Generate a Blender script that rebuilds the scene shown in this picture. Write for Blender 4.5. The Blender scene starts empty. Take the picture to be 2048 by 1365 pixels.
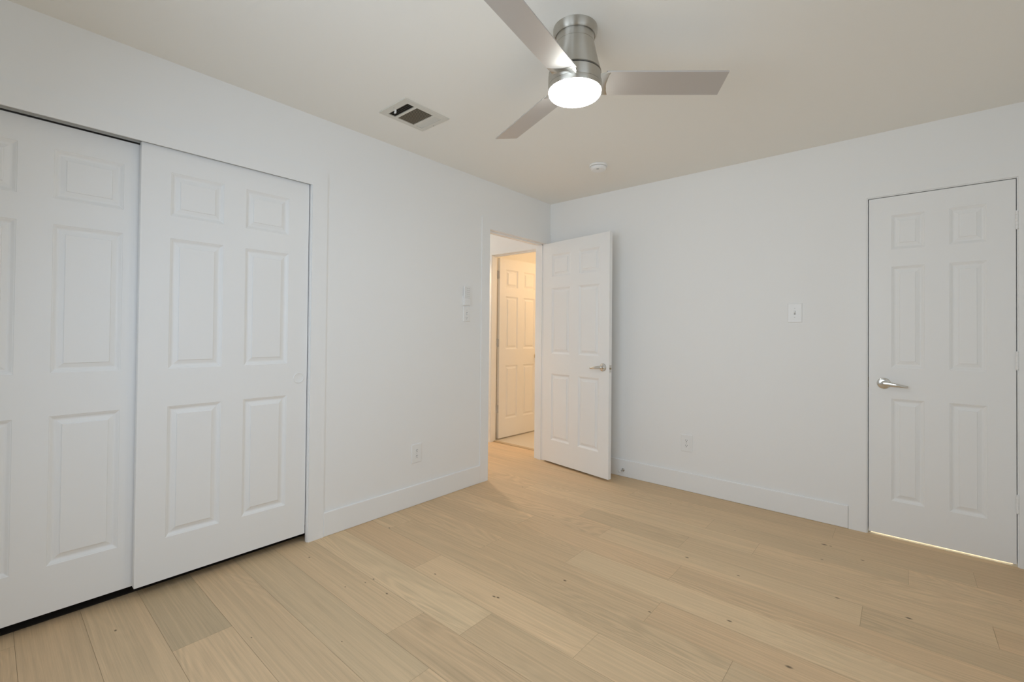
import bpy, bmesh, math, random
from mathutils import Matrix, Vector

random.seed(7)
scene = bpy.context.scene
COL = scene.collection
PI = math.pi

# ------------------------------------------------------------------ camera
cam_data = bpy.data.cameras.new('camera')
cam = bpy.data.objects.new('camera', cam_data)
COL.objects.link(cam)
CAM_POS = Vector((2.56192, -3.53672, 1.20041))
YAW, PITCH, ROLL, FPX = -0.709781, 0.0107253, 0.00937589, 907.4576
fwd = Vector((math.sin(YAW) * math.cos(PITCH), math.cos(YAW) * math.cos(PITCH), math.sin(PITCH)))
rgt = fwd.cross(Vector((0, 0, 1))).normalized()
up_ = rgt.cross(fwd)
r2 = math.cos(ROLL) * rgt + math.sin(ROLL) * up_
u2 = -math.sin(ROLL) * rgt + math.cos(ROLL) * up_
m = Matrix((r2, u2, -fwd)).transposed().to_4x4()
m.translation = CAM_POS
cam.matrix_world = m
cam_data.sensor_width = 36.0
cam_data.lens = FPX * 36.0 / 2048.0
cam_data.shift_y = -25.7 / 2048.0
cam_data.clip_start = 0.02
cam_data.clip_end = 60
scene.camera = cam

# ------------------------------------------------------------------ view, world, lights
scene.view_settings.view_transform = 'Standard'
scene.view_settings.look = 'None'
scene.view_settings.gamma = 1.0
scene.view_settings.use_curve_mapping = False
scene.view_settings.exposure = 0.0
scene.cycles.use_denoising = True
scene.cycles.max_bounces = 14
scene.cycles.diffuse_bounces = 8
scene.cycles.sample_clamp_indirect = 6.0

world = bpy.data.worlds.new('sky')
scene.world = world
world.use_nodes = True
bg = world.node_tree.nodes['Background']
bg.inputs[0].default_value = (0.80, 0.90, 1.0, 1)
bg.inputs[1].default_value = 0.35


def area(name, loc, direction, sx, sy, power, color, spread=PI):
    d = bpy.data.lights.new(name, 'AREA')
    d.shape = 'RECTANGLE'
    d.size, d.size_y = sx, sy
    d.energy = power
    d.color = color
    d.spread = spread
    o = bpy.data.objects.new(name, d)
    COL.objects.link(o)
    o.location = loc
    o.rotation_euler = Vector(direction).to_track_quat('-Z', 'Z').to_euler()
    return o


def point(name, loc, power, color, radius=0.08):
    d = bpy.data.lights.new(name, 'POINT')
    d.energy = power
    d.color = color
    d.shadow_soft_size = radius
    o = bpy.data.objects.new(name, d)
    COL.objects.link(o)
    o.location = loc
    return o


DAY = (0.63, 0.79, 1.0)
UP_FILL = (0.92, 0.95, 0.92)              # added upward fill that lifts the ceiling and upper walls
area('daylight_rear_window', (1.60, -3.93, 1.50), (0, 1, -0.32), 1.50, 1.15, 16.2, DAY, 2.7)
area('daylight_side_window', (3.07, -2.70, 1.50), (-1, 0, -0.32), 1.15, 1.15, 4.6, DAY, 2.7)
area('upward_fill_rear', (1.60, -3.92, 1.50), (0, 1, 0.29), 1.50, 1.15, 2.4, UP_FILL, 1.35)  # both upward areas are added fill, not a real source
area('upward_fill_side', (3.06, -2.70, 1.50), (-1, 0, 0.36), 1.15, 1.15, 0.8, UP_FILL, 1.6)
point('bathroom_lamp', (0.05, 1.20, 1.90), 17.0, (1.0, 0.66, 0.36), 0.12)
point('lintel_fill', (-1.72, 0.03, 2.28), 11.0, (0.82, 0.91, 1.0), 0.05)  # unseen added fill that brightens the wall above the hall doorway
hd = bpy.data.lights.new('hall_downlight', 'SPOT')
hd.energy, hd.color, hd.shadow_soft_size = 31.0, (1.0, 0.70, 0.42), 0.04
hd.spot_size, hd.spot_blend = math.radians(92), 0.5
ho = bpy.data.objects.new('hall_downlight', hd)
COL.objects.link(ho)
ho.location = (-1.00, -0.33, 2.42)
point('right_closet_lamp', (2.72, 0.70, 1.9), 34.0, (1.0, 0.86, 0.64), 0.08)
LENS_STRENGTH = 35.0

# ------------------------------------------------------------------ room measures
RX, RY, H = 3.145, -4.00, 2.44          # room: x 0..RX, y RY..0
WT = 0.115                              # wall thickness
CT = 0.008                              # casing and baseboard thickness
BH = 0.142                              # baseboard height


# ------------------------------------------------------------------ materials
def new_mat(name):
    mt = bpy.data.materials.new(name)
    mt.use_nodes = True
    nt = mt.node_tree
    return mt, nt, nt.nodes['Principled BSDF']


def paint(name, col, rough=0.55, bump=0.0, bscale=220, spec=0.3):
    mt, nt, p = new_mat(name)
    p.inputs['Base Color'].default_value = (*col, 1)
    p.inputs['Roughness'].default_value = rough
    p.inputs['Specular IOR Level'].default_value = spec
    geo = nt.nodes.new('ShaderNodeNewGeometry')
    n = nt.nodes.new('ShaderNodeTexNoise')
    n.inputs['Scale'].default_value = bscale
    n.inputs['Detail'].default_value = 3
    nt.links.new(geo.outputs['Position'], n.inputs['Vector'])
    b = nt.nodes.new('ShaderNodeBump')
    b.inputs['Strength'].default_value = bump
    b.inputs['Distance'].default_value = 0.002
    nt.links.new(n.outputs['Fac'], b.inputs['Height'])
    nt.links.new(b.outputs['Normal'], p.inputs['Normal'])
    return mt


def door_paint(name, col):
    """white satin paint over an embossed wood grain that runs up the panels"""
    mt, nt, p = new_mat(name)
    p.inputs['Base Color'].default_value = (*col, 1)
    p.inputs['Roughness'].default_value = 0.42
    p.inputs['Specular IOR Level'].default_value = 0.4
    tc = nt.nodes.new('ShaderNodeTexCoord')
    mp = nt.nodes.new('ShaderNodeMapping')
    mp.inputs['Scale'].default_value = (70, 70, 3.5)
    n = nt.nodes.new('ShaderNodeTexNoise')
    n.inputs['Scale'].default_value = 3.0
    n.inputs['Detail'].default_value = 4
    n.inputs['Distortion'].default_value = 0.6
    nt.links.new(tc.outputs['Object'], mp.inputs['Vector'])
    nt.links.new(mp.outputs['Vector'], n.inputs['Vector'])
    b = nt.nodes.new('ShaderNodeBump')
    b.inputs['Strength'].default_value = 0.10
    b.inputs['Distance'].default_value = 0.001
    nt.links.new(n.outputs['Fac'], b.inputs['Height'])
    nt.links.new(b.outputs['Normal'], p.inputs['Normal'])
    return mt


def metal(name, col, rough=0.3, aniso=0.0, metallic=1.0, brushed=0.0):
    mt, nt, p = new_mat(name)
    p.inputs['Base Color'].default_value = (*col, 1)
    p.inputs['Metallic'].default_value = metallic
    p.inputs['Roughness'].default_value = rough
    if aniso:
        p.inputs['Anisotropic'].default_value = aniso
        p.inputs['Anisotropic Rotation'].default_value = 0.25
        t = nt.nodes.new('ShaderNodeTangent')
        t.direction_type = 'RADIAL'
        t.axis = 'Z'
        nt.links.new(t.outputs['Tangent'], p.inputs['Tangent'])
    if brushed:
        tc = nt.nodes.new('ShaderNodeTexCoord')
        mp = nt.nodes.new('ShaderNodeMapping')
        mp.inputs['Scale'].default_value = (4, 4, 600)
        n = nt.nodes.new('ShaderNodeTexNoise')
        n.inputs['Scale'].default_value = 2.0
        nt.links.new(tc.outputs['Object'], mp.inputs['Vector'])
        nt.links.new(mp.outputs['Vector'], n.inputs['Vector'])
        mr = nt.nodes.new('ShaderNodeMapRange')
        mr.inputs['To Min'].default_value = rough - brushed
        mr.inputs['To Max'].default_value = rough + brushed
        nt.links.new(n.outputs['Fac'], mr.inputs['Value'])
        nt.links.new(mr.outputs['Result'], p.inputs['Roughness'])
    return mt


def plain(name, col, rough=0.5, spec=0.4):
    return paint(name, col, rough, 0.0, 200, spec)


def emitter(name, col, strength):
    mt, nt, p = new_mat(name)
    p.inputs['Base Color'].default_value = (0.9, 0.9, 0.9, 1)
    p.inputs['Emission Color'].default_value = (*col, 1)
    p.inputs['Emission Strength'].default_value = strength
    return mt


WHITE = (0.91, 0.91, 0.90)
PLATE = (0.89, 0.89, 0.88)
M = {
    'wall': paint('wall_paint', WHITE, 0.6, 0.06, 260),
    'ceiling': paint('ceiling_paint', (0.90, 0.885, 0.84), 0.75, 0.08, 240),
    'trim': paint('trim_paint', WHITE, 0.45, 0.0),
    'door': door_paint('door_paint', WHITE),
    'plastic': plain('white_plastic', PLATE, 0.35),
    'plastic_grey': plain('grey_print', (0.46, 0.46, 0.46), 0.5),
    'plastic_pale': plain('pale_grey_plastic', (0.68, 0.68, 0.67), 0.5),
    'dark': plain('dark_slot', (0.03, 0.03, 0.03), 0.7),
    'duct': plain('dark_duct', (0.015, 0.013, 0.01), 0.8),
    'nickel': metal('brushed_nickel', (0.60, 0.575, 0.52), 0.44, 0.95, 1.0, 0.04),
    'nickel_plain': metal('satin_nickel', (0.68, 0.66, 0.62), 0.20),
    'chrome': metal('chrome', (0.50, 0.49, 0.47), 0.10),
    'blade': metal('silver_blade', (0.60, 0.58, 0.565), 0.52, 0, 0.75),
    'track': metal('aluminium_track', (0.62, 0.62, 0.60), 0.6, 0, 0.3),
    'vent_metal': plain('vent_enamel', (0.70, 0.68, 0.62), 0.45),
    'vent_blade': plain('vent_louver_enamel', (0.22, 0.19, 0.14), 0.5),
    'tile': paint('bathroom_tile', (0.72, 0.66, 0.56), 0.4, 0.05, 30),
    'lens': emitter('lit_lens', (0.97, 1.0, 0.95), LENS_STRENGTH),
    'gap_shade': plain('closet_gap_shade', (0.05, 0.04, 0.03), 0.9),  # shade of the closet gap put into the colour
    'threshold': plain('oak_threshold', (0.56, 0.43, 0.27), 0.5),
    'rubber': plain('white_rubber', (0.75, 0.75, 0.74), 0.6),
    'brass': metal('dull_brass', (0.35, 0.29, 0.18), 0.45),
    'knob': metal('polished_knob', (0.75, 0.66, 0.5), 0.15),
    'led': emitter('green_led', (0.2, 0.9, 0.3), 0.6),
}

glass, gnt, gp = new_mat('window_glass')
gp.inputs['Base Color'].default_value = (1, 1, 1, 1)
gp.inputs['Transmission Weight'].default_value = 1.0
gp.inputs['Roughness'].default_value = 0.0
M['glass'] = glass


# ------------------------------------------------------------------ mesh helpers
class MB:
    def __init__(self):
        self.bm = bmesh.new()

    def box(self, x0, x1, y0, y1, z0, z1, bevel=0.0, seg=1):
        if bevel:
            t = bmesh.new()
            bmesh.ops.create_cube(t, size=1.0)
            bmesh.ops.scale(t, vec=(x1 - x0, y1 - y0, z1 - z0), verts=t.verts)
            bmesh.ops.translate(t, vec=((x0 + x1) / 2, (y0 + y1) / 2, (z0 + z1) / 2), verts=t.verts)
            bmesh.ops.bevel(t, geom=t.edges[:], offset=bevel, segments=seg, profile=0.5, affect='EDGES')
            self.merge(t)
            return self
        v = [self.bm.verts.new(p) for p in ((x0, y0, z0), (x1, y0, z0), (x1, y1, z0), (x0, y1, z0),
                                            (x0, y0, z1), (x1, y0, z1), (x1, y1, z1), (x0, y1, z1))]
        for f in ((0, 3, 2, 1), (4, 5, 6, 7), (0, 1, 5, 4), (1, 2, 6, 5), (2, 3, 7, 6), (3, 0, 4, 7)):
            self.bm.faces.new([v[i] for i in f])
        return self

    def merge(self, t, mat=None):
        me = bpy.data.meshes.new('tmp')
        t.to_mesh(me)
        t.free()
        if mat is not None:
            me.transform(mat)
        self.bm.from_mesh(me)
        bpy.data.meshes.remove(me)

    def lathe(self, prof, seg=64, mat=None):
        t = bmesh.new()
        rings = []
        for r, z in prof:
            if r < 1e-6:
                rings.append([t.verts.new((0, 0, z))])
            else:
                rings.append([t.verts.new((r * math.cos(2 * PI * i / seg), r * math.sin(2 * PI * i / seg), z)) for i in range(seg)])
        for a, b in zip(rings, rings[1:]):
            for i in range(seg):
                j = (i + 1) % seg
                if len(a) == 1 and len(b) == 1:
                    continue
                if len(a) == 1:
                    t.faces.new((a[0], b[j], b[i]))
                elif len(b) == 1:
                    t.faces.new((a[i], a[j], b[0]))
                else:
                    t.faces.new((a[i], a[j], b[j], b[i]))
        bmesh.ops.recalc_face_normals(t, faces=t.faces)
        self.merge(t, mat)
        return self

    def cyl(self, p0, p1, r0, r1=None, seg=24):
        r1 = r0 if r1 is None else r1
        p0, p1 = Vector(p0), Vector(p1)
        L = (p1 - p0).length
        q = Vector((0, 0, 1)).rotation_difference(p1 - p0)
        mt = Matrix.Translation(p0) @ q.to_matrix().to_4x4()
        return self.lathe([(0, 0), (r0, 0), (r1, L), (0, L)], seg, mt)

    def loft(self, sections, closed_ends=True):
        """sections: lists of points, all of one length, joined in order"""
        t = bmesh.new()
        rows = [[t.verts.new(p) for p in s] for s in sections]
        n = len(rows[0])
        for a, b in zip(rows, rows[1:]):
            for i in range(n):
                j = (i + 1) % n
                t.faces.new((a[i], a[j], b[j], b[i]))
        if closed_ends:
            t.faces.new(rows[0][::-1])
            t.faces.new(rows[-1])
        bmesh.ops.recalc_face_normals(t, faces=t.faces)
        self.merge(t)
        return self

    def build(self, name, mat, parent=None, loc=None, rotz=0.0, smooth=False, bevel=0.0):
        me = bpy.data.meshes.new(name)
        self.bm.to_mesh(me)
        self.bm.free()
        mats = mat if isinstance(mat, (list, tuple)) else [mat]
        for k in mats:
            me.materials.append(M[k] if isinstance(k, str) else k)
        o = bpy.data.objects.new(name, me)
        COL.objects.link(o)
        if parent is not None:
            o.parent = parent
        if loc is not None:
            o.location = loc
        o.rotation_euler = (0, 0, rotz)
        if smooth:
            for p in me.polygons:
                p.use_smooth = True
            me.set_sharp_from_angle(angle=math.radians(35))
        if bevel:
            b = o.modifiers.new('bevel', 'BEVEL')
            b.width = bevel
            b.segments = 2
            b.limit_method = 'ANGLE'
            b.angle_limit = math.radians(40)
        return o


def tag(o, label=None, cat=None, group=None, kind=None):
    if label:
        o['label'] = label
    if cat:
        o['category'] = cat
    if group:
        o['group'] = group
    if kind:
        o['kind'] = kind
    return o


def empty(name, loc, rot=(0, 0, 0)):
    o = bpy.data.objects.new(name, None)
    o.empty_display_size = 0.1
    COL.objects.link(o)
    o.location = loc
    o.rotation_euler = rot
    return o


def struct(o, label, cat):
    return tag(o, label, cat, kind='structure')


# ------------------------------------------------------------------ openings
# left wall (plane x = 0): closet and bedroom doorway
CL_Y0, CL_Y1, CL_Z = -3.849, -2.325, 2.036
D1_Y0, D1_Y1, D1_Z = -0.845, -0.072, 2.048
# right wall (plane y = 0): narrow closet door
D3_X0, D3_X1, D3_Z = 2.404, 3.022, 2.045
# hall end wall (plane y = HY)
HY = 0.100
D2_X0, D2_X1, D2_Z = -0.857, -0.135, 2.052
JT = 0.018                               # jamb thickness

# ------------------------------------------------------------------ large structure
# floor: planks run along x, one quad per plank over a dark bed, tones carried per face
SEAMS = [-4.20, -4.012, -3.822, -3.634, -3.444, -3.253, -3.062, -2.863, -2.670, -2.482, -2.292, -2.102, -1.914, -1.724,
         -1.537, -1.346, -1.158, -0.972, -0.792, -0.602, -0.418, -0.234, -0.050, 0.1405]
# row (index of lower seam) -> joints along x, and tone (lightness, warmth) of each plank from left to right
ROWS = {
    3: ([0.02, 1.7], [(0.0, 0.0), (-0.3, 0.4), (0.1, 0)]),
    4: ([-0.55, 1.45], [(0, 0), (-0.25, 0.35), (0.3, 0)]),
    5: ([-0.7, 1.75], [(0, 0), (-0.1, 0.1), (0.1, 0)]),
    6: ([0.50, 2.3], [(-0.75, -0.6), (0.25, 0.35), (0, 0)]),
    7: ([-0.9, 1.9], [(0, 0), (-0.1, 0.15), (0.2, 0)]),
    8: ([-0.6, 1.281], [(0, 0), (-0.05, -0.3), (0.15, 0.2)]),
    9: ([1.010, 2.9], [(0.2, 0.15), (-0.5, 0.35), (0, 0)]),
    10: ([1.233, 2.75], [(0.55, -0.45), (-0.25, 0.15), (0, 0)]),
    11: ([0.680, 1.640, 2.95], [(-0.05, 0.7), (0.55, 0.25), (0.3, 0.2), (0, 0)]),
    12: ([0.19, 2.09], [(0.3, 0.1), (-0.15, 0.25), (-0.35, -0.1)]),
    13: ([0.785, 1.744], [(-0.05, 0.3), (-0.05, 0.45), (-0.15, 0.9)]),
    14: ([1.224, 2.97], [(-0.2, 0.35), (0.45, -0.25), (0.2, 0)]),
    15: ([0.730, 1.695], [(0.45, 0.4), (0.05, 0.8), (-0.1, 0.6)]),
    16: ([1.198, 2.43], [(0.0, 0.55), (0.4, -0.05), (-0.55, -0.05)]),
    17: ([0.950, 1.606, 2.848], [(0.15, 0.5), (-0.35, -0.1), (0.15, 0.0), (-0.2, 0.8)]),
    18: ([0.35, 1.940], [(0.1, 0.1), (0.35, -0.2), (0.05, -0.1)]),
    19: ([1.638, 2.587], [(0.15, 0.1), (-0.05, -0.15), (0.25, 0.0)]),
    20: ([1.02, 2.838], [(0.0, 0.3), (-0.1, -0.1), (-0.3, 0.2)]),
    21: ([0.25, 2.249], [(0.1, 0.1), (-0.2, 0.0), (-0.15, 0.1)]),
    22: ([-0.35, 1.2], [(0.1, 0.3), (0, 0), (0, 0)]),
}
FX0, FX1 = -2.15, 3.30


def build_floor():
    me = bpy.data.meshes.new('floor')
    verts, faces, cols, mi = [], [], [], []
    g = 0.0004

    def quad(x0, x1, y0, y1, z, c, k):
        i = len(verts)
        verts.extend([(x0, y0, z), (x1, y0, z), (x1, y1, z), (x0, y1, z)])
        faces.append((i, i + 1, i + 2, i + 3))
        cols.append(c)
        mi.append(k)
    rnd = random.Random(3)
    for r in range(len(SEAMS) - 1):
        y0, y1 = SEAMS[r], SEAMS[r + 1]
        if r in ROWS:
            joints, tones = ROWS[r]
        else:
            joints = [rnd.uniform(-0.5, 0.8), rnd.uniform(1.5, 2.6)]
            tones = [(rnd.uniform(-.4, .4), rnd.uniform(-.3, .6)) for _ in range(3)]
        xs = [FX0] + list(joints) + [FX1]
        for k in range(len(xs) - 1):
            t, w = tones[k]
            quad(xs[k] + g, xs[k + 1] - g, y0 + g, y1 - g, 0.0, (0.5 + 0.5 * t, 0.5 + 0.5 * w, rnd.random(), 1), 0)
    # bed under the boards
    x0, x1, y0, y1 = FX0, FX1, SEAMS[0], 0.187
    i = len(verts)
    verts.extend([(x0, y0, -0.002), (x1, y0, -0.002), (x1, y1, -0.002), (x0, y1, -0.002),
                  (x0, y0, -0.10), (x1, y0, -0.10), (x1, y1, -0.10), (x0, y1, -0.10)])
    for f in ((0, 1, 2, 3), (7, 6, 5, 4), (4, 5, 1, 0), (5, 6, 2, 1), (6, 7, 3, 2), (7, 4, 0, 3)):
        faces.append(tuple(i + q for q in f))
        cols.append((0, 0, 0, 1))
        mi.append(1)
    me.from_pydata(verts, [], faces)
    a = me.attributes.new('plank', 'FLOAT_COLOR', 'FACE')
    for k, c in enumerate(cols):
        a.data[k].color = c
    me.materials.append(wood_material())
    me.materials.append(plain('board_joint', (0.32, 0.22, 0.13), 0.8))
    for p, k in zip(me.polygons, mi):
        p.material_index = k
    o = bpy.data.objects.new('floor', me)
    COL.objects.link(o)
    return struct(o, 'light oak plank floor of wide matt boards with small knots', 'floor')


KNOTS = [  # x, y, radius
]


def wood_material():
    mt, nt, p = new_mat('oak_boards')
    N, L = nt.nodes, nt.links

    def math_(op, a, b=None, c=None):
        n = N.new('ShaderNodeMath')
        n.operation = op
        for i, v in enumerate((a, b, c)):
            if v is None:
                continue
            if isinstance(v, (int, float)):
                n.inputs[i].default_value = v
            else:
                L.new(v, n.inputs[i])
        return n.outputs[0]

    geo = N.new('ShaderNodeNewGeometry')
    sep = N.new('ShaderNodeSeparateXYZ')
    L.new(geo.outputs['Position'], sep.inputs[0])
    X, Y = sep.outputs[0], sep.outputs[1]
    at = N.new('ShaderNodeAttribute')
    at.attribute_name = 'plank'
    sc = N.new('ShaderNodeSeparateColor')
    L.new(at.outputs['Color'], sc.inputs[0])
    tone, warm, seed = sc.outputs[0], sc.outputs[1], sc.outputs[2]

    def coords(sx, sy, ox, oy):
        c = N.new('ShaderNodeCombineXYZ')
        L.new(math_('MULTIPLY_ADD', X, sx, math_('MULTIPLY', seed, ox)), c.inputs[0])
        L.new(math_('MULTIPLY_ADD', Y, sy, math_('MULTIPLY', seed, oy)), c.inputs[1])
        L.new(math_('MULTIPLY', seed, 13.0), c.inputs[2])
        return c.outputs[0]

    def noise(vec, detail=3, dist=0.0, rough=0.5):
        n = N.new('ShaderNodeTexNoise')
        n.inputs['Scale'].default_value = 1.0
        n.inputs['Detail'].default_value = detail
        n.inputs['Roughness'].default_value = rough
        n.inputs['Distortion'].default_value = dist
        L.new(vec, n.inputs['Vector'])
        return n.outputs['Fac']

    broad = noise(coords(0.9, 7.0, 31, 17), 2, 0.4)            # slow colour drift along a board
    streak = noise(coords(1.4, 95.0, 57, 23), 4, 0.25, 0.6)     # straight grain
    fine = noise(coords(9.0, 420.0, 41, 11), 3, 0.0, 0.6)      # pores
    field = noise(coords(0.75, 5.5, 19, 37), 1.5, 0.8)         # cathedral figure
    rings = math_('SINE', math_('MULTIPLY', field, 130.0))
    rings = math_('MULTIPLY', rings, noise(coords(0.8, 4.0, 77, 5), 1))
    mask = N.new('ShaderNodeMapRange')
    mask.inputs['From Min'].default_value = 0.42
    mask.inputs['From Max'].default_value = 0.62
    L.new(noise(coords(0.5, 2.0, 91, 3), 1), mask.inputs['Value'])
    rings = math_('MULTIPLY', rings, mask.outputs[0])

    v = math_('MULTIPLY_ADD', math_('SUBTRACT', tone, 0.5), 0.34, 1.0)
    v = math_('ADD', v, math_('MULTIPLY', math_('SUBTRACT', broad, 0.5), 0.20))
    v = math_('ADD', v, math_('MULTIPLY', math_('SUBTRACT', streak, 0.5), 0.46))
    v = math_('ADD', v, math_('MULTIPLY', math_('SUBTRACT', fine, 0.5), 0.22))
    v = math_('ADD', v, math_('MULTIPLY', rings, 0.11))

    w = math_('ADD', warm, math_('MULTIPLY', math_('SUBTRACT', broad, 0.5), 0.55))
    mix = N.new('ShaderNodeMix')
    mix.data_type = 'RGBA'
    mix.clamp_factor = True
    L.new(w, mix.inputs['Factor'])
    mix.inputs[6].default_value = (0.650, 0.496, 0.306, 1)
    mix.inputs[7].default_value = (0.695, 0.484, 0.286, 1)
    mul = N.new('ShaderNodeVectorMath')
    mul.operation = 'SCALE'
    L.new(mix.outputs[2], mul.inputs[0])
    L.new(v, mul.inputs['Scale'])
    col = mul.outputs[0]

    # knots: small dark ellipses stretched along the grain
    wob = noise(coords(22, 40, 0, 0), 2)
    total = None
    for kx, ky, kr in KNOTS:
        dx = math_('MULTIPLY', math_('SUBTRACT', X, kx), 0.75 / kr)
        dy = math_('MULTIPLY', math_('SUBTRACT', Y, ky), 1.3 / kr)
        d = math_('SQRT', math_('ADD', math_('MULTIPLY', dx, dx), math_('MULTIPLY', dy, dy)))
        d = math_('ADD', d, math_('MULTIPLY', wob, 0.7))
        mr = N.new('ShaderNodeMapRange')
        mr.interpolation_type = 'SMOOTHSTEP'
        mr.inputs['From Min'].default_value = 0.55
        mr.inputs['From Max'].default_value = 1.75
        mr.inputs['To Min'].default_value = 0.85
        mr.inputs['To Max'].default_value = 0.0
        L.new(d, mr.inputs['Value'])
        total = mr.outputs[0] if total is None else math_('MAXIMUM', total, mr.outputs[0])
    if total is not None:
        mk = N.new('ShaderNodeMix')
        mk.data_type = 'RGBA'
        L.new(total, mk.inputs['Factor'])
        L.new(col, mk.inputs[6])
        mk.inputs[7].default_value = (0.075, 0.045, 0.02, 1)
        col = mk.outputs[2]
    L.new(col, p.inputs['Base Color'])
    p.inputs['Roughness'].default_value = 0.5
    p.inputs['Specular IOR Level'].default_value = 0.35
    b = N.new('ShaderNodeBump')
    b.inputs['Strength'].default_value = 0.12
    b.inputs['Distance'].default_value = 0.001
    L.new(fine, b.inputs['Height'])
    L.new(b.outputs['Normal'], p.inputs['Normal'])
    return mt


KNOTS += [
    (0.822, -1.081, 0.0048), (1.320, -0.347, 0.0048), (1.685, -1.053, 0.0072), (1.786, -0.516, 0.0040), (0.733, -0.480, 0.0048), (1.944, -1.066, 0.0056), (2.224, -0.370, 0.0112), (2.253, -0.369, 0.0056), (2.237, -0.590, 0.0048), (2.339, -0.972, 0.0080), (2.014, -1.481, 0.0080), (1.735, -1.644, 0.0056), (2.252, -1.620, 0.0096), (2.404, -0.453, 0.0064), (2.585, -0.951, 0.0088), (2.973, -0.438, 0.0048), (0.184, -1.903, 0.0056), (0.806, -2.060, 0.0056), (1.321, -1.681, 0.0072), (0.318, -0.782, 0.0048), (1.155, -2.007, 0.0072), (1.174, -2.001, 0.0064), (0.772, -2.316, 0.0056), (0.619, -2.288, 0.0048), (0.616, -2.331, 0.0040), (0.179, -2.395, 0.0056), (0.579, -2.413, 0.0040), (0.919, -2.617, 0.0032), (0.634, -2.838, 0.0032), (0.186, -3.178, 0.0056), 
]
build_floor()

# ceilings
o = MB().box(-0.12, RX + 0.12, RY - 0.12, 0.12, H, H + 0.10).build('ceiling', 'ceiling')
struct(o, 'flat warm white bedroom ceiling', 'ceiling')
o = MB().box(-2.15, -WT, -1.45, HY, H, H + 0.10).build('ceiling_hall', 'ceiling')
struct(o, 'white ceiling of the hall beyond the open doorway', 'ceiling')
o = MB().box(-1.25, 1.75, HY + WT, 2.3, H, H + 0.10).build('ceiling_bathroom', 'ceiling')
struct(o, 'ceiling of the lit room behind the hall', 'ceiling')

# wall with the sliding closet and the bedroom doorway
b = MB()
b.box(-WT, 0, RY - 0.1, CL_Y0 - JT, 0, H)
b.box(-WT, 0, CL_Y0 - JT, CL_Y1, CL_Z + 0.075, H)
b.box(-WT, -0.016, CL_Y1, -2.21, CL_Z + 0.075, H)
b.box(-0.016, 0, CL_Y1, -2.21, 0, H)
b.box(-WT, 0, -2.21, D1_Y0 - JT, 0, H)
b.box(-WT, 0, D1_Y0 - JT, D1_Y1 + JT, D1_Z + JT, H)
b.box(-WT, 0, D1_Y1 + JT, HY, 0, H)
o = b.build('wall_left', 'wall')
struct(o, 'white left wall with the sliding closet and open doorway', 'wall')

# wall with the narrow door
b = MB()
b.box(0, D3_X0 - JT, 0, WT, 0, H)
b.box(D3_X0 - JT, D3_X1 + JT, 0, WT, D3_Z + JT, H)
b.box(D3_X1 + JT, RX + 0.1, 0, WT, 0, H)
o = b.build('wall_right', 'wall')
struct(o, 'white right wall with outlet, switch and narrow closed door', 'wall')

# hall end wall
b = MB()
b.box(-2.15, D2_X0 - 0.050, HY, HY + WT, 0, H)
b.box(D2_X0 - 0.050, D2_X1 + JT, HY, HY + WT, D2_Z + JT, H)
b.box(D2_X1 + JT, 0.0, HY, HY + WT, 0, H)
o = b.build('wall_hall_end', 'wall')
struct(o, 'pale hall wall above the second doorway', 'wall')
# other hall walls
b = MB()
b.box(-2.15, -2.05, -1.45, HY, 0, H)
b.box(-2.05, -WT, -1.45, -1.35, 0, H)
o = b.build('wall_hall', 'wall')
struct(o, 'white hall walls out of sight beyond the open doorway', 'wall')

# walls behind the camera, with windows
WX0, WX1, WZ0, WZ1 = 0.80, 2.40, 0.88, 2.10
b = MB()
b.box(0, WX0, RY - 0.12, RY, 0, H)
b.box(WX1, RX + 0.12, RY - 0.12, RY, 0, H)
b.box(WX0, WX1, RY - 0.12, RY, 0, WZ0)
b.box(WX0, WX1, RY - 0.12, RY, WZ1, H)
o = b.build('wall_rear', 'wall')
struct(o, 'white wall behind the camera with a double window', 'wall')
VY0, VY1 = -3.32, -2.08
b = MB()
b.box(RX, RX + 0.12, RY, VY0, 0, H)
b.box(RX, RX + 0.12, VY1, 0, 0, H)
b.box(RX, RX + 0.12, VY0, VY1, 0, WZ0)
b.box(RX, RX + 0.12, VY0, VY1, WZ1, H)
o = b.build('wall_side', 'wall')
struct(o, 'white side wall beside the camera with one window', 'wall')


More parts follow.
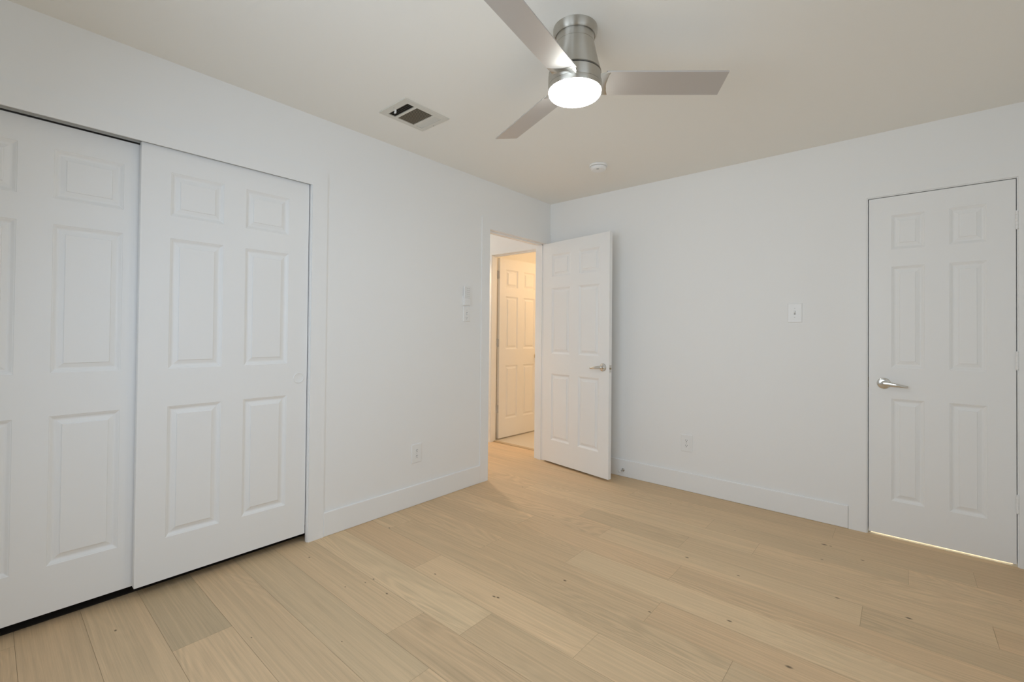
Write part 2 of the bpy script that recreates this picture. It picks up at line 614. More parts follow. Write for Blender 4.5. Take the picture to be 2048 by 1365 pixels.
def window(name, along, lo, hi, plane, out, panes, label):
    """a white framed window: frame and mullions in one mesh, one glass part per pane"""
    def bx(b, a0, a1, d0, d1, z0, z1):
        d0, d1 = plane + out * d0, plane + out * d1
        if along == 'x':
            b.box(a0, a1, min(d0, d1), max(d0, d1), z0, z1)
        else:
            b.box(min(d0, d1), max(d0, d1), a0, a1, z0, z1)
    b = MB()
    w = 0.05
    bx(b, lo, lo + w, 0.02, 0.10, WZ0, WZ1)
    bx(b, hi - w, hi, 0.02, 0.10, WZ0, WZ1)
    bx(b, lo + w, hi - w, 0.02, 0.10, WZ0, WZ0 + w)
    bx(b, lo + w, hi - w, 0.02, 0.10, WZ1 - w, WZ1)
    step = (hi - lo) / panes
    for k in range(1, panes):
        bx(b, lo + k * step - 0.04, lo + k * step + 0.04, 0.03, 0.09, WZ0 + w, WZ1 - w)
    zm = (WZ0 + WZ1) / 2
    for k in range(panes):
        a0 = lo + k * step + (w if k == 0 else 0.04)
        a1 = lo + (k + 1) * step - (w if k == panes - 1 else 0.04)
        bx(b, a0, a1, 0.04, 0.08, zm - 0.02, zm + 0.02)
    f = b.build(name, 'trim')
    struct(f, label, 'window')
    for k in range(panes):
        a0 = lo + k * step + (w if k == 0 else 0.04)
        a1 = lo + (k + 1) * step - (w if k == panes - 1 else 0.04)
        g = MB()
        bx(g, a0, a1, 0.058, 0.062, WZ0 + w, zm - 0.02)
        bx(g, a0, a1, 0.058, 0.062, zm + 0.02, WZ1 - w)
        g.build('pane', 'glass', f)
    return f


window('window_1', 'x', WX0, WX1, RY, -1, 2, 'white double window in the wall behind the camera')
window('window_2', 'y', VY0, VY1, RX, 1, 1, 'white single window in the side wall beside the camera')

# sliding closet shell, unlit
b = MB()
b.box(-0.78, -0.72, -3.95, -2.15, 0, H)
b.box(-0.72, -WT, -3.95, -3.89, 0, H)
b.box(-0.72, -WT, -2.21, -2.15, 0, H)
b.box(-0.72, -WT, -3.89, -2.21, 2.30, 2.36)
o = b.build('wall_closet', 'wall')
struct(o, 'dark inner walls of the sliding closet', 'wall')

o = MB().box(-0.72, -0.102, -3.89, -2.225, -0.05, 0.0012).build('floor_closet_shade', 'gap_shade')  # added over the boards; its dark colour deepens the shadow below the doors
struct(o, 'added dark slab deepening the shade under the sliding doors', 'floor')

# lit rooms beyond
b = MB()
b.box(-1.25, -1.15, HY + WT, 2.3, 0, H)
b.box(1.65, 1.75, HY + WT, 2.3, 0, H)
b.box(-1.15, 1.65, 2.2, 2.3, 0, H)
b.box(0.0, 1.65, WT + 0.001, HY + WT, 0, H)
o = b.build('wall_bathroom', 'wall')
struct(o, 'warmly lit walls of the room behind the hall', 'wall')
o = MB().box(-1.25, 1.75, 0.188, 2.3, -0.10, 0.002).build('floor_bathroom', 'tile')
struct(o, 'pale tiled floor beyond the second doorway', 'floor')
b = MB()
b.box(1.95, 2.05, WT, 1.25, 0, 2.36)
b.box(3.30, 3.40, WT, 1.25, 0, 2.36)
b.box(2.05, 3.30, 1.15, 1.25, 0, 2.36)
b.box(1.95, 3.40, WT, 1.25, 2.36, H)
o = b.build('wall_right_closet', 'wall')
struct(o, 'inner walls of the lit closet behind the narrow door', 'wall')
o = MB().box(D3_X0, D3_X1, 0.004, 1.25, -0.10, 0.001).build('floor_right_closet', 'tile')
struct(o, 'pale floor glimpsed beneath the narrow door', 'floor')

# ------------------------------------------------------------------ baseboards
bz = 0.004


def base(name, boxes, label):
    b = MB()
    for q in boxes:
        b.box(*q)
    o = b.build(name, 'trim', bevel=0.005)
    return struct(o, label, 'baseboard')


base('baseboard_left', [(0, 0.011, -2.233, -0.940, 0, BH)], 'tall white baseboard on the wall between closet and doorway')
base('baseboard_right', [(0.0, 2.309, -0.011, 0, 0, BH)], 'tall white baseboard along the right wall up to the narrow door')
base('baseboard_rear', [(0, RX, RY, RY + CT, 0, BH)], 'white baseboard behind the camera')
base('baseboard_side', [(RX - CT, RX, RY + CT, 0, 0, BH)], 'white baseboard beside the camera')
base('baseboard_closet', [(-0.72, -WT - 0.004, -2.224, -2.21, 0, 0.15)], 'white baseboard inside the sliding closet')


# ------------------------------------------------------------------ casings and jambs
def trim(name, boxes, label, bevel=0.0):
    b = MB()
    for q in boxes:
        b.box(*q)
    o = b.build(name, 'trim', bevel=bevel)
    return struct(o, label, 'trim')


# closet: casing, head casing, jambs
trim('trim_1', [
    (0, CT, -2.322, -2.233, 0, CL_Z + 0.003),
    (0, CT, -3.941, -3.852, 0, CL_Z + 0.003),
    (0, CT, -3.941, -2.233, CL_Z + 0.003, CL_Z + 0.092),
    (-0.020, 0, CL_Y1 - 0.002, CL_Y1, 0, CL_Z + 0.040),
    (-WT, 0, CL_Y0 - JT, CL_Y0, 0, CL_Z + 0.075),
    (-0.010, 0, CL_Y0, CL_Y1, CL_Z + 0.040, CL_Z + 0.075),
], 'flat white casing framing the sliding closet doors')
# bedroom doorway
ys0, ys1 = D1_Y0, D1_Y1
trim('trim_2', [
    (0, CT, ys0 - 0.094, ys0 - 0.004, 0, D1_Z + 0.004),
    (0, CT, ys1 + 0.004, -0.0005, 0, D1_Z + 0.004),
    (0, CT, ys0 - 0.094, -0.0005, D1_Z + 0.004, D1_Z + 0.094),
    (-WT, 0, ys0 - JT, ys0, 0, D1_Z + JT),
    (-WT, 0, ys1, ys1 + JT, 0, D1_Z + JT),
    (-WT, 0, ys0, ys1, D1_Z, D1_Z + JT),
    (-0.075, -0.037, ys0, ys0 + 0.010, 0, D1_Z),
    (-0.075, -0.037, ys1 - 0.010, ys1, 0, D1_Z),
    (-0.075, -0.037, ys0, ys1, D1_Z - 0.010, D1_Z),
    (-WT - CT, -WT, ys0 - 0.094, ys0 - 0.004, 0, D1_Z + 0.004),
    (-WT - CT, -WT, ys1 + 0.004, ys1 + 0.094, 0, D1_Z + 0.004),
    (-WT - CT, -WT, ys0 - 0.094, ys1 + 0.094, D1_Z + 0.004, D1_Z + 0.094),
], 'white casing and jambs of the open bedroom doorway')
# narrow door
xs0, xs1 = D3_X0, D3_X1
narrow_trim = trim('trim_3', [
    (xs0 - 0.094, xs0 - 0.005, -CT, 0, 0, D3_Z + 0.005),
    (xs1 + 0.005, xs1 + 0.094, -CT, 0, 0, D3_Z + 0.005),
    (xs0 - 0.094, xs1 + 0.094, -CT, 0, D3_Z + 0.005, D3_Z + 0.095),
    (xs0 - JT, xs0, 0, WT, 0, D3_Z + JT),
    (xs1, xs1 + JT, 0, WT, 0, D3_Z + JT),
    (xs0, xs1, 0, WT, D3_Z, D3_Z + JT),
    (xs0, xs0 + 0.014, 0.0372, 0.075, 0, D3_Z),
    (xs1 - 0.014, xs1, 0.0372, 0.075, 0, D3_Z),
    (xs0, xs1, 0.0372, 0.075, D3_Z - 0.014, D3_Z),
], 'white casing and jambs around the narrow closed door')
# hall doorway
trim('trim_4', [
    (D2_X0 - 0.094, D2_X0 - 0.004, HY - CT, HY, 0, D2_Z + 0.004),
    (D2_X1 + 0.004, D2_X1 + 0.018, HY - CT, HY, 0, D2_Z + 0.004),
    (D2_X0 - 0.094, D2_X1 + 0.018, HY - CT, HY, D2_Z + 0.004, D2_Z + 0.036),
    (D2_X0 - 0.050, D2_X0, HY, HY + 0.060, 0, D2_Z + JT),
    (D2_X0 - 0.050, D2_X0 - 0.033, HY + 0.060, HY + WT, 0, D2_Z + JT),
    (D2_X1, D2_X1 + JT, HY, HY + WT, 0, D2_Z + JT),
    (D2_X0, D2_X1, HY, HY + WT, D2_Z, D2_Z + JT),
    (D2_X0 - 0.033, D2_X0, HY + 0.060, HY + WT, D2_Z, D2_Z + JT),
    (D2_X0, D2_X1, HY + 0.040, HY + 0.075, D2_Z - 0.010, D2_Z),
], 'white jambs of the second doorway across the hall')
o = MB().box(D2_X0, D2_X1, 0.1440, 0.192, -0.01, 0.006).build('trim_5', 'threshold', bevel=0.003)
struct(o, 'pale wood threshold strip under the second doorway', 'threshold')
# closet track: fascia fin between the doors and top plate
b = MB()
b.box(-0.112, -0.014, CL_Y0, CL_Y1, CL_Z + 0.060, CL_Z + 0.066)
b.box(-0.0535, -0.0510, CL_Y0, CL_Y1, CL_Z + 0.008, CL_Z + 0.060)
o = b.build('trim_6', 'track')
struct(o, 'grey metal double track above the sliding closet doors', 'track')


# ------------------------------------------------------------------ six panel doors
def panel_rings():
    # (inset from panel outline, depth below the face)
    return [(0.0, 0.0), (0.0022, 0.0022), (0.005, 0.0032), (0.0130, 0.0094), (0.0165, 0.0106), (0.0205, 0.0106),
            (0.0360, 0.0056), (0.0370, 0.0056), (0.0382, 0.0018), (0.0400, 0.0010)]


def make_leaf(w, h, t, stile, mull, zs, name, loc, rotz, hole=None):
    """door leaf: width along +x, front face at y=0 looking to -y, thickness to +y, six moulded panels each side"""
    pw = (w - 2 * stile - mull) / 2
    xs = [0, stile, stile + pw, stile + pw + mull, w - stile, w]
    zz = [0] + [v for pair in zs for v in pair] + [h]
    b = MB()
    bm = b.bm
    e = 0.0015

    def side(y, s):
        vs = {}

        def V(x, d, z):
            key = (round(x, 5), round(d, 5), round(z, 5))
            if key not in vs:
                vs[key] = bm.verts.new((x, y + s * d, z))
            return vs[key]

        def F(pts):
            f = bm.faces.new(pts if s > 0 else pts[::-1])
            return f
        for i in range(5):
            for j in range(len(zz) - 1):
                x0, x1, z0, z1 = xs[i], xs[i + 1], zz[j], zz[j + 1]
                if i in (1, 3) and j in (1, 3, 5):
                    R = panel_rings()
                    for (a, da), (c, dc) in zip(R, R[1:]):
                        A = [V(x0 + a, da, z0 + a), V(x1 - a, da, z0 + a), V(x1 - a, da, z1 - a), V(x0 + a, da, z1 - a)]
                        C = [V(x0 + c, dc, z0 + c), V(x1 - c, dc, z0 + c), V(x1 - c, dc, z1 - c), V(x0 + c, dc, z1 - c)]
                        for k in range(4):
                            l = (k + 1) % 4
                            F([A[k], A[l], C[l], C[k]])
                    c, dc = R[-1]
                    F([V(x0 + c, dc, z0 + c), V(x1 - c, dc, z0 + c), V(x1 - c, dc, z1 - c), V(x0 + c, dc, z1 - c)])
                else:
                    F([V(x0, 0, z0), V(x1, 0, z0), V(x1, 0, z1), V(x0, 0, z1)])
        return V
    Vf = side(0.0, 1)
    Vb = side(t, -1)
    for j in range(len(zz) - 1):
        bm.faces.new([Vf(0, 0, zz[j]), Vf(0, 0, zz[j + 1]), Vb(0, 0, zz[j + 1]), Vb(0, 0, zz[j])])
        bm.faces.new([Vf(w, 0, zz[j]), Vb(w, 0, zz[j]), Vb(w, 0, zz[j + 1]), Vf(w, 0, zz[j + 1])])
    for i in range(5):
        bm.faces.new([Vf(xs[i], 0, 0), Vb(xs[i], 0, 0), Vb(xs[i + 1], 0, 0), Vf(xs[i + 1], 0, 0)])
        bm.faces.new([Vf(xs[i], 0, h), Vf(xs[i + 1], 0, h), Vb(xs[i + 1], 0, h), Vb(xs[i], 0, h)])
    o = b.build(name, 'door', None, loc, rotz)
    return o


def zrel(z0, lo, mi, hi):
    return [(a - z0, c - z0) for a, c in (lo, mi, hi)]


STD = ((0.222, 0.830), (1.015, 1.619), (1.722, 1.927))

# door_1: the open bedroom door, hinged at the corner and swung against the right wall
Z = 0.018
door_1 = make_leaf(0.761, 2.038 - Z, 0.035, 0.104, 0.102, zrel(Z, *STD), 'door_1', (0.007, -0.1055, Z), math.radians(-9.1))
struct(door_1, 'open white six-panel door swung against the right wall', 'door')
# door_2: the door beyond the hall, open away from us
Z = 0.014
door_2 = make_leaf(0.711, 2.050 - Z, 0.035, 0.100, 0.100, zrel(Z, *STD), 'door_2', (-0.868, 0.240, Z), math.radians(90 - 2.2))
struct(door_2, 'warmly lit white six-panel door seen through the open doorway', 'door')
# door_3: the narrow closed door on the right wall
Z = 0.014
door_3 = make_leaf(0.610, 2.0405 - Z, 0.035, 0.106, 0.104, zrel(Z, *STD), 'door_3', (2.4085, 0.002, Z), 0.0)
struct(door_3, 'narrow closed white six-panel door on the right wall', 'door')
# door_4, door_5: the sliding closet doors, front one to the right
SL = ((0.240, 0.845), (1.020, 1.627), (1.732, 1.934))
Z = 0.050
door_4 = make_leaf(0.757, 2.0425 - Z, 0.034, 0.110, 0.100, zrel(Z, *SL), 'door_4', (-0.016, -3.088, Z), PI / 2)
struct(door_4, 'front sliding closet door with a round finger pull', 'door')
door_5 = make_leaf(0.760, 2.0370 - Z, 0.034, 0.110, 0.100, zrel(Z, *SL), 'door_5', (-0.056, -3.790, Z), PI / 2)
struct(door_5, 'rear sliding closet door cut off by the left edge of the photo', 'door')


# ------------------------------------------------------------------ door hardware
def lever_set(door, x, z, toward, t_face=0.0, mat='nickel_plain', drop=0.0):
    """rosette and lever on the front face at local (x, z); lever points to +x or -x"""
    rm = Matrix.Translation((x, t_face, z)) @ Matrix.Rotation(PI / 2, 4, 'X')
    b = MB()
    b.lathe([(0, 0.0), (0.033, 0.0), (0.0335, 0.003), (0.031, 0.007), (0.024, 0.0095), (0.015, 0.0105), (0.0125, 0.013),
             (0.0125, 0.030), (0, 0.030)], 40, rm)
    ros = b.build('rosette', mat, door, smooth=True)
    s = toward
    secs = []
    # lever: a swelling grip that starts at the spindle, turns and tapers towards the tip
    for u, yy, hw, ht, dz in [(-0.012, -0.034, 0.006, 0.0050, 0.000), (-0.009, -0.034, 0.0105, 0.0070, 0.000),
                              (0.000, -0.035, 0.0125, 0.0080, 0.000), (0.020, -0.038, 0.0125, 0.0070, -0.001),
                              (0.045, -0.043, 0.0115, 0.0065, -0.003), (0.066, -0.044, 0.0095, 0.0058, -0.006),
                              (0.080, -0.043, 0.0082, 0.0052, -0.008), (0.098, -0.040, 0.0078, 0.0048, -0.010),
                              (0.108, -0.038, 0.0070, 0.0040, -0.011), (0.110, -0.0375, 0.0045, 0.0025, -0.011)]:
        ring = []
        for k in range(16):
            a = 2 * PI * k / 16
            ca, sa = math.cos(a), math.sin(a)
            ca = math.copysign(abs(ca) ** 0.6, ca)
            sa = math.copysign(abs(sa) ** 0.6, sa)
            ring.append((x + s * u, t_face + yy + ht * ca, z + dz + hw * sa))
        secs.append(ring)
    b = MB()
    b.loft(secs)
    b.build('lever', mat, ros, smooth=True)
    return ros


def hinge(door, x, y, z0, z1, leaf_dir, mat='trim'):
    b = MB()
    n = 5
    step = (z1 - z0) / n
    for k in range(n):
        b.cyl((x, y, z0 + k * step + 0.0004), (x, y, z0 + (k + 1) * step - 0.0004), 0.0062, seg=14)
    b.cyl((x, y, z1), (x, y, z1 + 0.005), 0.0045, 0.003, seg=12)
    b.cyl((x, y, z0 - 0.005), (x, y, z0), 0.003, 0.0045, seg=12)
    return b.build('hinge', mat, door, smooth=True)


# open door: lever points back to the hinge side, latch plate in the free edge
lever_set(door_1, 0.701, 0.925 - 0.018, -1, 0.0, 'nickel_plain')
lever_b = MB()
lever_b.box(0.7608, 0.7622, 0.006, 0.029, 0.870, 0.928, 0.0004)
lp = lever_b.build('latch_plate', 'nickel_plain', door_1)
tag(lp, 'small metal latch plate in the door edge')
MB().box(0.7620, 0.7690, 0.012, 0.023, 0.893, 0.906, 0.002).build('latch_bolt', 'brass', lp)
for za in (1.73, 0.98, 0.24):
    hinge(door_1, 0.002, 0.040, za, za + 0.09, 1)

# closed narrow door: lever near the left edge, hinges at the right edge
lever_set(door_3, 2.480 - 2.4085, 0.918 - 0.014, 1, 0.0, 'nickel_plain')
for za in (1.762, 1.020, 0.270):
    hinge(door_3, 0.6125, -0.007, za, za + 0.09, 1)
MB().box(-0.0052, -0.0015, 0.010, 0.022, 0.899, 0.913).build('latch_bolt', 'plastic', door_3)
sp = MB().box(D3_X0 - 0.0002, D3_X0 + 0.0012, 0.002, 0.030, 0.888, 0.948).build('strike_plate', 'brass', narrow_trim)
tag(sp, 'small dull brass strike plate')

# door beyond the hall: round knob on the face, three hinges between leaf and jamb
zk = 0.925 - 0.014
rm = Matrix.Translation((0.636, 0, zk)) @ Matrix.Rotation(PI / 2, 4, 'X')
b = MB()
b.lathe([(0, 0), (0.031, 0), (0.031, 0.003), (0.026, 0.008), (0.013, 0.010), (0.0115, 0.020), (0.0115, 0.028), (0.020, 0.033),
         (0.0265, 0.042), (0.0275, 0.050), (0.024, 0.058), (0.014, 0.0635), (0, 0.065)], 32, rm)
b.build('knob', 'knob', door_2, smooth=True)
for za in (1.800, 1.030, 0.285):
    h_ = hinge(door_2, -0.006, 0.032, za - 0.0, za + 0.088, 1, 'plastic_pale')
    MB().box(-0.0015, 0.0005, 0.004, 0.036, za, za + 0.088).build('hinge_leaf', 'plastic_pale', h_)

# round recessed finger pull of the front sliding door (face looks to -y in the door's own frame)
px, pz = -2.377 + 3.088, 0.936 - 0.050
rm = Matrix.Translation((px, 0, pz)) @ Matrix.Rotation(PI / 2, 4, 'X')
b = MB()
b.lathe([(0, 0.0006), (0.0235, 0.0006), (0.0245, 0.0010), (0.0255, 0.0034), (0.0280, 0.0036), (0.0296, 0.0020), (0.0300, 0.0)], 48, rm)
fp = b.build('finger_pull', 'trim', door_4, smooth=True)

# ------------------------------------------------------------------ ceiling fan
FAX, FAY = 1.553, -1.985
fan = empty('ceiling_fan', (FAX, FAY, H))
tag(fan, 'brushed nickel ceiling fan with three silver blades and round light', 'ceiling fan')


def zc(z):
    return z - H


b = MB().lathe([(0.060, zc(2.4398)), (0.0885, zc(2.4398)), (0.0895, zc(2.437)), (0.0895, zc(2.424)), (0.0880, zc(2.413)), (0.0845, zc(2.406)),
                (0.0810, zc(2.404)), (0.0795, zc(2.408)), (0.070, zc(2.409))], 96)
b.build('canopy', 'nickel', fan, smooth=True)
b = MB().lathe([(0.070, zc(2.412)), (0.0765, zc(2.412)), (0.0765, zc(2.378)), (0.0775, zc(2.376)), (0.070, zc(2.376))], 96)
b.build('collar', 'nickel', fan, smooth=True)
b = MB().lathe([(0.070, zc(2.3755)), (0.0770, zc(2.3755)), (0.0785, zc(2.372)), (0.0860, zc(2.335)), (0.0960, zc(2.290)), (0.1050, zc(2.258)),
                (0.1060, zc(2.256)), (0.1040, zc(2.255)), (0.095, zc(2.255))], 96)
b.build('motor_housing', 'nickel', fan, smooth=True)
b = MB().lathe([(0.095, zc(2.257)), (0.0985, zc(2.256)), (0.0985, zc(2.247)), (0.095, zc(2.246))], 96)
b.build('seam_ring', 'dark', fan, smooth=True)
b = MB().lathe([(0.095, zc(2.2475)), (0.1060, zc(2.2475)), (0.1072, zc(2.246)), (0.1080, zc(2.206)), (0.1070, zc(2.2045)), (0.100, zc(2.204))], 96)
b.build('blade_hub', 'nickel', fan, smooth=True)
b = MB().lathe([(0.100, zc(2.2035)), (0.1070, zc(2.2035)), (0.1078, zc(2.202)), (0.1082, zc(2.186)), (0.1070, zc(2.183)), (0.1030, zc(2.183)),
                (0.100, zc(2.190))], 96)
b.build('light_ring', 'nickel', fan, smooth=True)
b = MB().lathe([(0.1030, zc(2.190)), (0.1055, zc(2.184)), (0.1060, zc(2.179)), (0.1045, zc(2.173)), (0.1000, zc(2.168)), (0.085, zc(2.1635)),
                (0.055, zc(2.161)), (0, zc(2.160))], 96)
lens = b.build('light_diffuser', 'lens', fan, smooth=True)
tag(lens, 'round glowing white light lens')

A0, TP = 0.6589, math.tan(-0.2218)
BZ = 2.2208 - H


def blade(k):
    a = A0 + k * 2 * PI / 3
    d = Vector((math.cos(a), math.sin(a), 0))
    n = Vector((-d.y, d.x, 0))
    th = 0.0055

    def P(l, wv, dz):
        v = d * l + n * wv
        return (v.x, v.y, BZ + TP * wv + dz)
    b = MB()
    secs = []
    NW = 12
    for l_lo, u in [(0.118, 0), (0.124, 0.01), (0.135, 0.04), (0.17, 0.1), (0.30, 0.4), (0.45, 0.7), (0.5965, 1.0)]:
        top, bot = [], []
        for i in range(NW + 1):
            f = i / NW
            l = l_lo
            if u == 0:                                   # root edge curves round the hub
                l = l_lo - 0.014 * (1 - (2 * f - 1) ** 2) + 0.006
            wP, wM = 0.0623 + 0.0228 * l, -0.0593 + 0.0222 * l
            wv = wM + (wP - wM) * f
            top.append(P(l, wv, th / 2))
            bot.append(P(l, wv, -th / 2))
        secs.append(bot + top[::-1])
    b.loft(secs)
    bo = b.build('blade', 'blade', fan, bevel=0.0008)
    # holder: a short curved root that drops from the blade into the hub slot
    b = MB()
    secs = []
    for l, drop, half, tz in [(0.098, -0.0100, 0.050, 0.010), (0.108, -0.0085, 0.052, 0.009), (0.116, -0.0050, 0.0545, 0.0075),
                              (0.124, -0.0022, 0.0565, 0.0050), (0.138, -0.0010, 0.0580, 0.0040)]:
        top, bot = [], []
        for i in range(NW + 1):
            f = -1 + 2 * i / NW
            wv = 0.0040 + half * f
            ll = l - 0.012 * (1 - f * f) * (1 if l > 0.1 else 0)
            top.append(P(ll, wv, 0.0005))
            bot.append(P(ll, wv, drop - 0.0030))
        secs.append(bot + top[::-1])
    b.loft(secs)
    b.build('blade_holder', 'nickel_plain', bo, smooth=True)
    return bo


for k in range(3):
    blade(k)

# ------------------------------------------------------------------ ceiling vent
VX0, VX1, VYA, VYB = 0.328, 0.575, -2.104, -1.797
vent = empty('ceiling_vent', ((VX0 + VX1) / 2, (VYA + VYB) / 2, H))
tag(vent, 'cream metal air vent in the ceiling with three banks of louvers', 'air vent')
vx, vy = (VX0 + VX1) / 2, (VYA + VYB) / 2
SX0, SX1 = 0.358 - vx, 0.537 - vx
BANKS = [(-2.064 - vy, -2.016 - vy), (-2.000 - vy, -1.888 - vy), (-1.873 - vy, -1.828 - vy)]
x0, x1, y0, y1 = VX0 - vx, VX1 - vx, VYA - vy, VYB - vy
b = MB()
zt, zb = -0.0002, -0.006
b.box(x0, SX0, y0, y1, zb, zt)
b.box(SX1, x1, y0, y1, zb, zt)
ycuts = [y0] + [v for pr in BANKS for v in pr] + [y1]
for i in range(0, len(ycuts), 2):
    b.box(SX0, SX1, ycuts[i], ycuts[i + 1], zb, zt)
b.build('vent_frame', 'vent_metal', vent)
MB().box(SX0 - 0.002, SX1 + 0.002, ycuts[1] - 0.002, ycuts[-2] + 0.002, -0.0012, -0.0006).build('duct_opening', 'duct', vent)


def slat_x(yc, tilt, w=0.0095):
    b = MB()
    dy, dz = w * math.cos(tilt) / 2, w * math.sin(tilt) / 2
    b.loft([[(x, yc - dy, -0.0042 - dz), (x, yc + dy, -0.0042 + dz), (x, yc + dy, -0.0036 + dz), (x, yc - dy, -0.0036 - dz)] for x in (SX0, SX1)])
    return b


def slat_y(xc, tilt, ya, yb, w=0.0075):
    b = MB()
    dx, dz = w * math.cos(tilt) / 2, w * math.sin(tilt) / 2
    b.loft([[(xc - dx, y, -0.0042 - dz), (xc + dx, y, -0.0042 + dz), (xc + dx, y, -0.0036 + dz), (xc - dx, y, -0.0036 - dz)] for y in (ya, yb)])
    return b


for k in range(4):
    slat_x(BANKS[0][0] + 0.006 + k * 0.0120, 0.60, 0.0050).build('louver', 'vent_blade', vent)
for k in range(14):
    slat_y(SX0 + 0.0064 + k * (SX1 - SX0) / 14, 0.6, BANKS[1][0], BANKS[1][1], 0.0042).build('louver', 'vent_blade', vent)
for k in range(4):
    slat_x(BANKS[2][0] + 0.0055 + k * 0.0113, -0.55, 0.0078).build('louver', 'vent_metal', vent)
for sx_, sy_ in ((0.442 - vx, -2.084 - vy), (0.441 - vx, -1.805 - vy)):
    b = MB().lathe([(0, -0.0085), (0.0025, -0.0083), (0.0035, -0.0070), (0.0035, -0.006)], 16, Matrix.Translation((sx_, sy_, 0)))
    b.build('screw', 'plastic_grey', vent, smooth=True)
b = MB()
b.box(0.425 - vx, 0.433 - vx, -2.069 - vy, -2.060 - vy, -0.022, -0.004, 0.001)
b.box(0.423 - vx, 0.436 - vx, -2.071 - vy, -2.063 - vy, -0.026, -0.019, 0.0015)
b.build('damper_lever', 'plastic', vent)

# ------------------------------------------------------------------ smoke detector
sd = empty('smoke_detector', (0.870, -0.612, H))
tag(sd, 'round white smoke detector on the ceiling near the corner', 'smoke detector')
b = MB().lathe([(0.0, -0.0003), (0.064, -0.0003), (0.066, -0.002), (0.066, -0.012), (0.064, -0.0135), (0.050, -0.0135)], 64)
b.build('mounting_base', 'plastic', sd, smooth=True)
b = MB().lathe([(0.0, -0.0130), (0.0525, -0.0130), (0.0525, -0.0155), (0.0, -0.0155)], 64)
b.build('sensor_slot', 'dark', sd)
b = MB().lathe([(0.052, -0.0152), (0.0565, -0.0155), (0.0580, -0.019), (0.0560, -0.030), (0.048, -0.037), (0.030, -0.0385), (0, -0.039)], 64)
b.build('cover', 'plastic', sd, smooth=True)
b = MB().lathe([(0, -0.0405), (0.009, -0.0400), (0.0105, -0.0385), (0.0105, -0.037)], 24, Matrix.Translation((0.012, -0.030, 0)))
b.build('test_button', 'plastic_grey', sd, smooth=True)


# ------------------------------------------------------------------ wall plates (built facing -y, base on the wall at y = 0)
def plate_mb(w=0.0845, h=0.130, d=0.006):
    b = MB()
    secs = []
    for inset, y in ((0.0, -0.0003), (0.0, -0.0030), (0.0012, -0.0048), (0.0045, -d)):
        x_, z_ = w / 2 - inset, h / 2 - inset
        secs.append([(-x_, y, -z_), (x_, y, -z_), (x_, y, z_), (-x_, y, z_)])
    b.loft(secs)
    return b


def outlet(loc, rotz, label):
    r = empty('wall_outlet', loc, (0, 0, rotz))
    tag(r, label, 'outlet', 'duplex wall outlets low on the walls')
    plate_mb().build('cover_plate', 'plastic', r)
    for zc_ in (0.0195, -0.0195):
        b = MB()
        pts = []
        for k in range(32):
            a = 2 * PI * k / 32
            pts.append((0.0172 * math.cos(a), max(-0.0145, min(0.0145, 0.0172 * math.sin(a)))))
        b.loft([[(p[0], -0.0058, zc_ + p[1]) for p in pts], [(p[0], -0.0078, zc_ + p[1]) for p in pts]])
        rc = b.build('receptacle', 'plastic', r)
        s = MB()
        s.box(-0.0072, -0.0048, -0.0082, -0.0070, zc_ + 0.0000, zc_ + 0.0085)
        s.box(0.0048, 0.0070, -0.0082, -0.0070, zc_ + 0.0010, zc_ + 0.0080)
        s.cyl((0, -0.0070, zc_ - 0.0070), (0, -0.0082, zc_ - 0.0070), 0.0029, seg=14)
        s.build('slots', 'dark', rc)
    MB().cyl((0, -0.0058, 0), (0, -0.0070, 0), 0.0032, seg=16).build('screw', 'plastic_pale', r)
    return r


outlet((1.307, 0, 0.365), 0.0, 'white wall outlet on the right wall between the two doors')
outlet((0, -1.564, 0.358), PI / 2, 'white wall outlet on the left wall beside the closet')

sw = empty('light_switch', (2.019, 0, 1.353))
tag(sw, 'white toggle light switch on the right wall beside the narrow door', 'light switch')
plate_mb(0.0835, 0.128).build('cover_plate', 'plastic', sw)
MB().box(-0.0052, 0.0052, -0.0068, -0.0058, -0.0125, 0.0125).build('toggle_slot', 'plastic_grey', sw)
b = MB()
b.loft([[(-0.0045, -0.0060, -0.004), (0.0045, -0.0060, -0.004), (0.0045, -0.0060, 0.008), (-0.0045, -0.0060, 0.008)],
        [(-0.0036, -0.0165, 0.004), (0.0036, -0.0165, 0.004), (0.0036, -0.0150, 0.0100), (-0.0036, -0.0150, 0.0100)]])
b.build('toggle', 'plastic', sw)
for z_ in (0.030, -0.030):
    MB().cyl((0, -0.0058, z_), (0, -0.0066, z_), 0.003, seg=16).build('screw', 'plastic_pale', sw)

# combination plate by the open doorway: toggle above, receptacle below
cs = empty('switch_plate', (0, -1.100, 1.345), (0, 0, PI / 2))
tag(cs, 'white switch plate on the left wall directly under the remote', 'light switch')
plate_mb(0.072, 0.116).build('cover_plate', 'plastic', cs)
MB().box(-0.0052, 0.0052, -0.0068, -0.0058, -0.0085, 0.0145).build('toggle_slot', 'plastic_grey', cs)
b = MB()
b.loft([[(-0.0045, -0.0060, -0.006), (0.0045, -0.0060, -0.006), (0.0045, -0.0060, 0.006), (-0.0045, -0.0060, 0.006)],
        [(-0.0036, -0.0165, -0.004), (0.0036, -0.0165, -0.004), (0.0036, -0.0150, 0.0020), (-0.0036, -0.0150, 0.0020)]])
b.build('toggle', 'plastic', cs)
s = MB()
s.box(-0.0085, -0.0062, -0.0068, -0.0056, -0.0350, -0.0240)
s.box(0.0040, 0.0062, -0.0068, -0.0056, -0.0345, -0.0245)
s.cyl((-0.001, -0.0056, -0.0395), (-0.001, -0.0068, -0.0395), 0.0026, seg=14)
s.build('socket_slots', 'plastic_grey', cs)
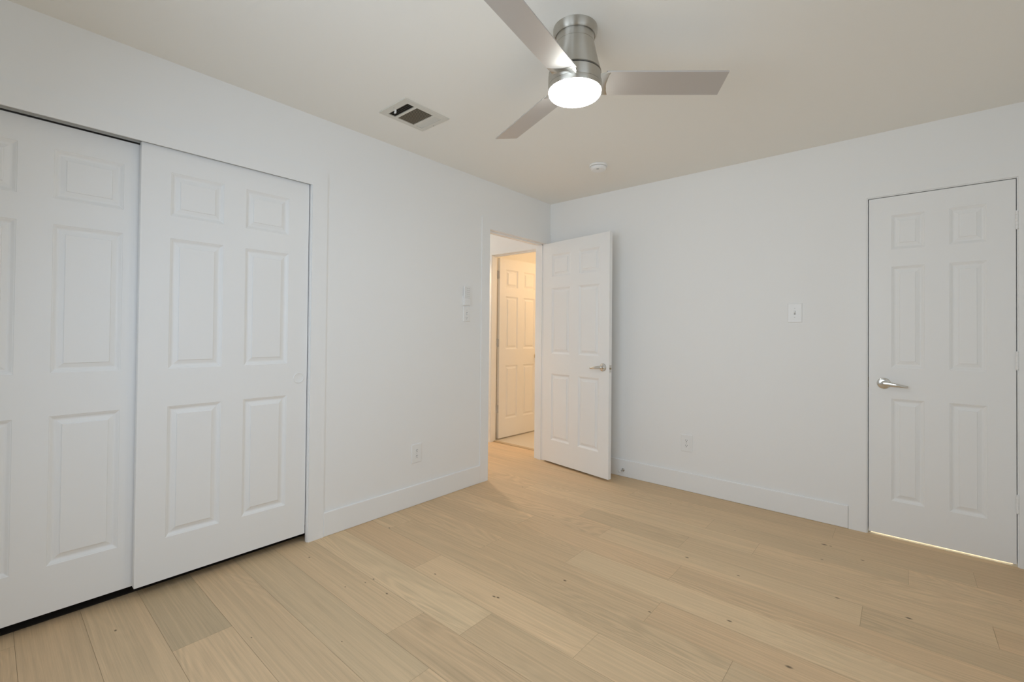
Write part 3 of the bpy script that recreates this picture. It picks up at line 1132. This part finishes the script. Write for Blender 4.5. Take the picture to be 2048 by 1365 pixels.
MB().cyl((0, -0.0056, 0.030), (0, -0.0066, 0.030), 0.003, seg=16).build('screw', 'plastic_pale', cs)

# fan remote in its wall holder
fr = empty('fan_remote', (0, -1.108, 1.488), (0, 0, PI / 2))
tag(fr, 'slim white remote control in a wall holder beside the open doorway', 'remote control')
hold = MB()
hold.box(-0.033, 0.033, -0.004, -0.0003, -0.075, -0.005, 0.001)
hold.box(-0.033, -0.0295, -0.021, -0.004, -0.075, -0.026, 0.0008)
hold.box(0.0295, 0.033, -0.021, -0.004, -0.075, -0.026, 0.0008)
hold.box(-0.0295, 0.0295, -0.021, -0.004, -0.075, -0.0715, 0.0008)
hold.box(-0.0295, 0.0295, -0.0215, -0.0190, -0.0715, -0.026, 0.0008)
hold.build('wall_holder', 'plastic', fr)
MB().box(-0.029, 0.029, -0.0185, -0.0045, -0.071, 0.073, 0.003, 2).build('remote_body', 'plastic', fr)
for r_ in range(5):
    for c_ in range(3):
        MB().box(-0.0225 + c_ * 0.0165, -0.0115 + c_ * 0.0165, -0.0198, -0.0180, 0.052 - r_ * 0.0155, 0.0595 - r_ * 0.0155, 0.0008).build(
            'button', 'plastic_pale', fr)
MB().box(-0.024, 0.024, -0.0190, -0.0183, -0.0225, -0.0185).build('button_strip', 'plastic_pale', fr)

# ------------------------------------------------------------------ door stop on the baseboard behind the open door
ds = empty('door_stop', (0.782, -0.011, 0.056))
tag(ds, 'small chrome door stop on the baseboard behind the open door', 'door stop')
b = MB()
rm = Matrix.Rotation(PI / 2, 4, 'X')
b.lathe([(0, 0.0002), (0.0125, 0.0002), (0.0128, 0.003), (0.009, 0.007), (0.0055, 0.011), (0.0045, 0.020), (0.0045, 0.060), (0, 0.060)], 28, rm)
b.build('stop_rod', 'chrome', ds, smooth=True)
b = MB()
b.lathe([(0.003, 0.058), (0.0085, 0.058), (0.0095, 0.061), (0.0095, 0.071), (0.0075, 0.076), (0, 0.0775)], 24, rm)
b.build('stop_tip', 'rubber', ds, smooth=True)
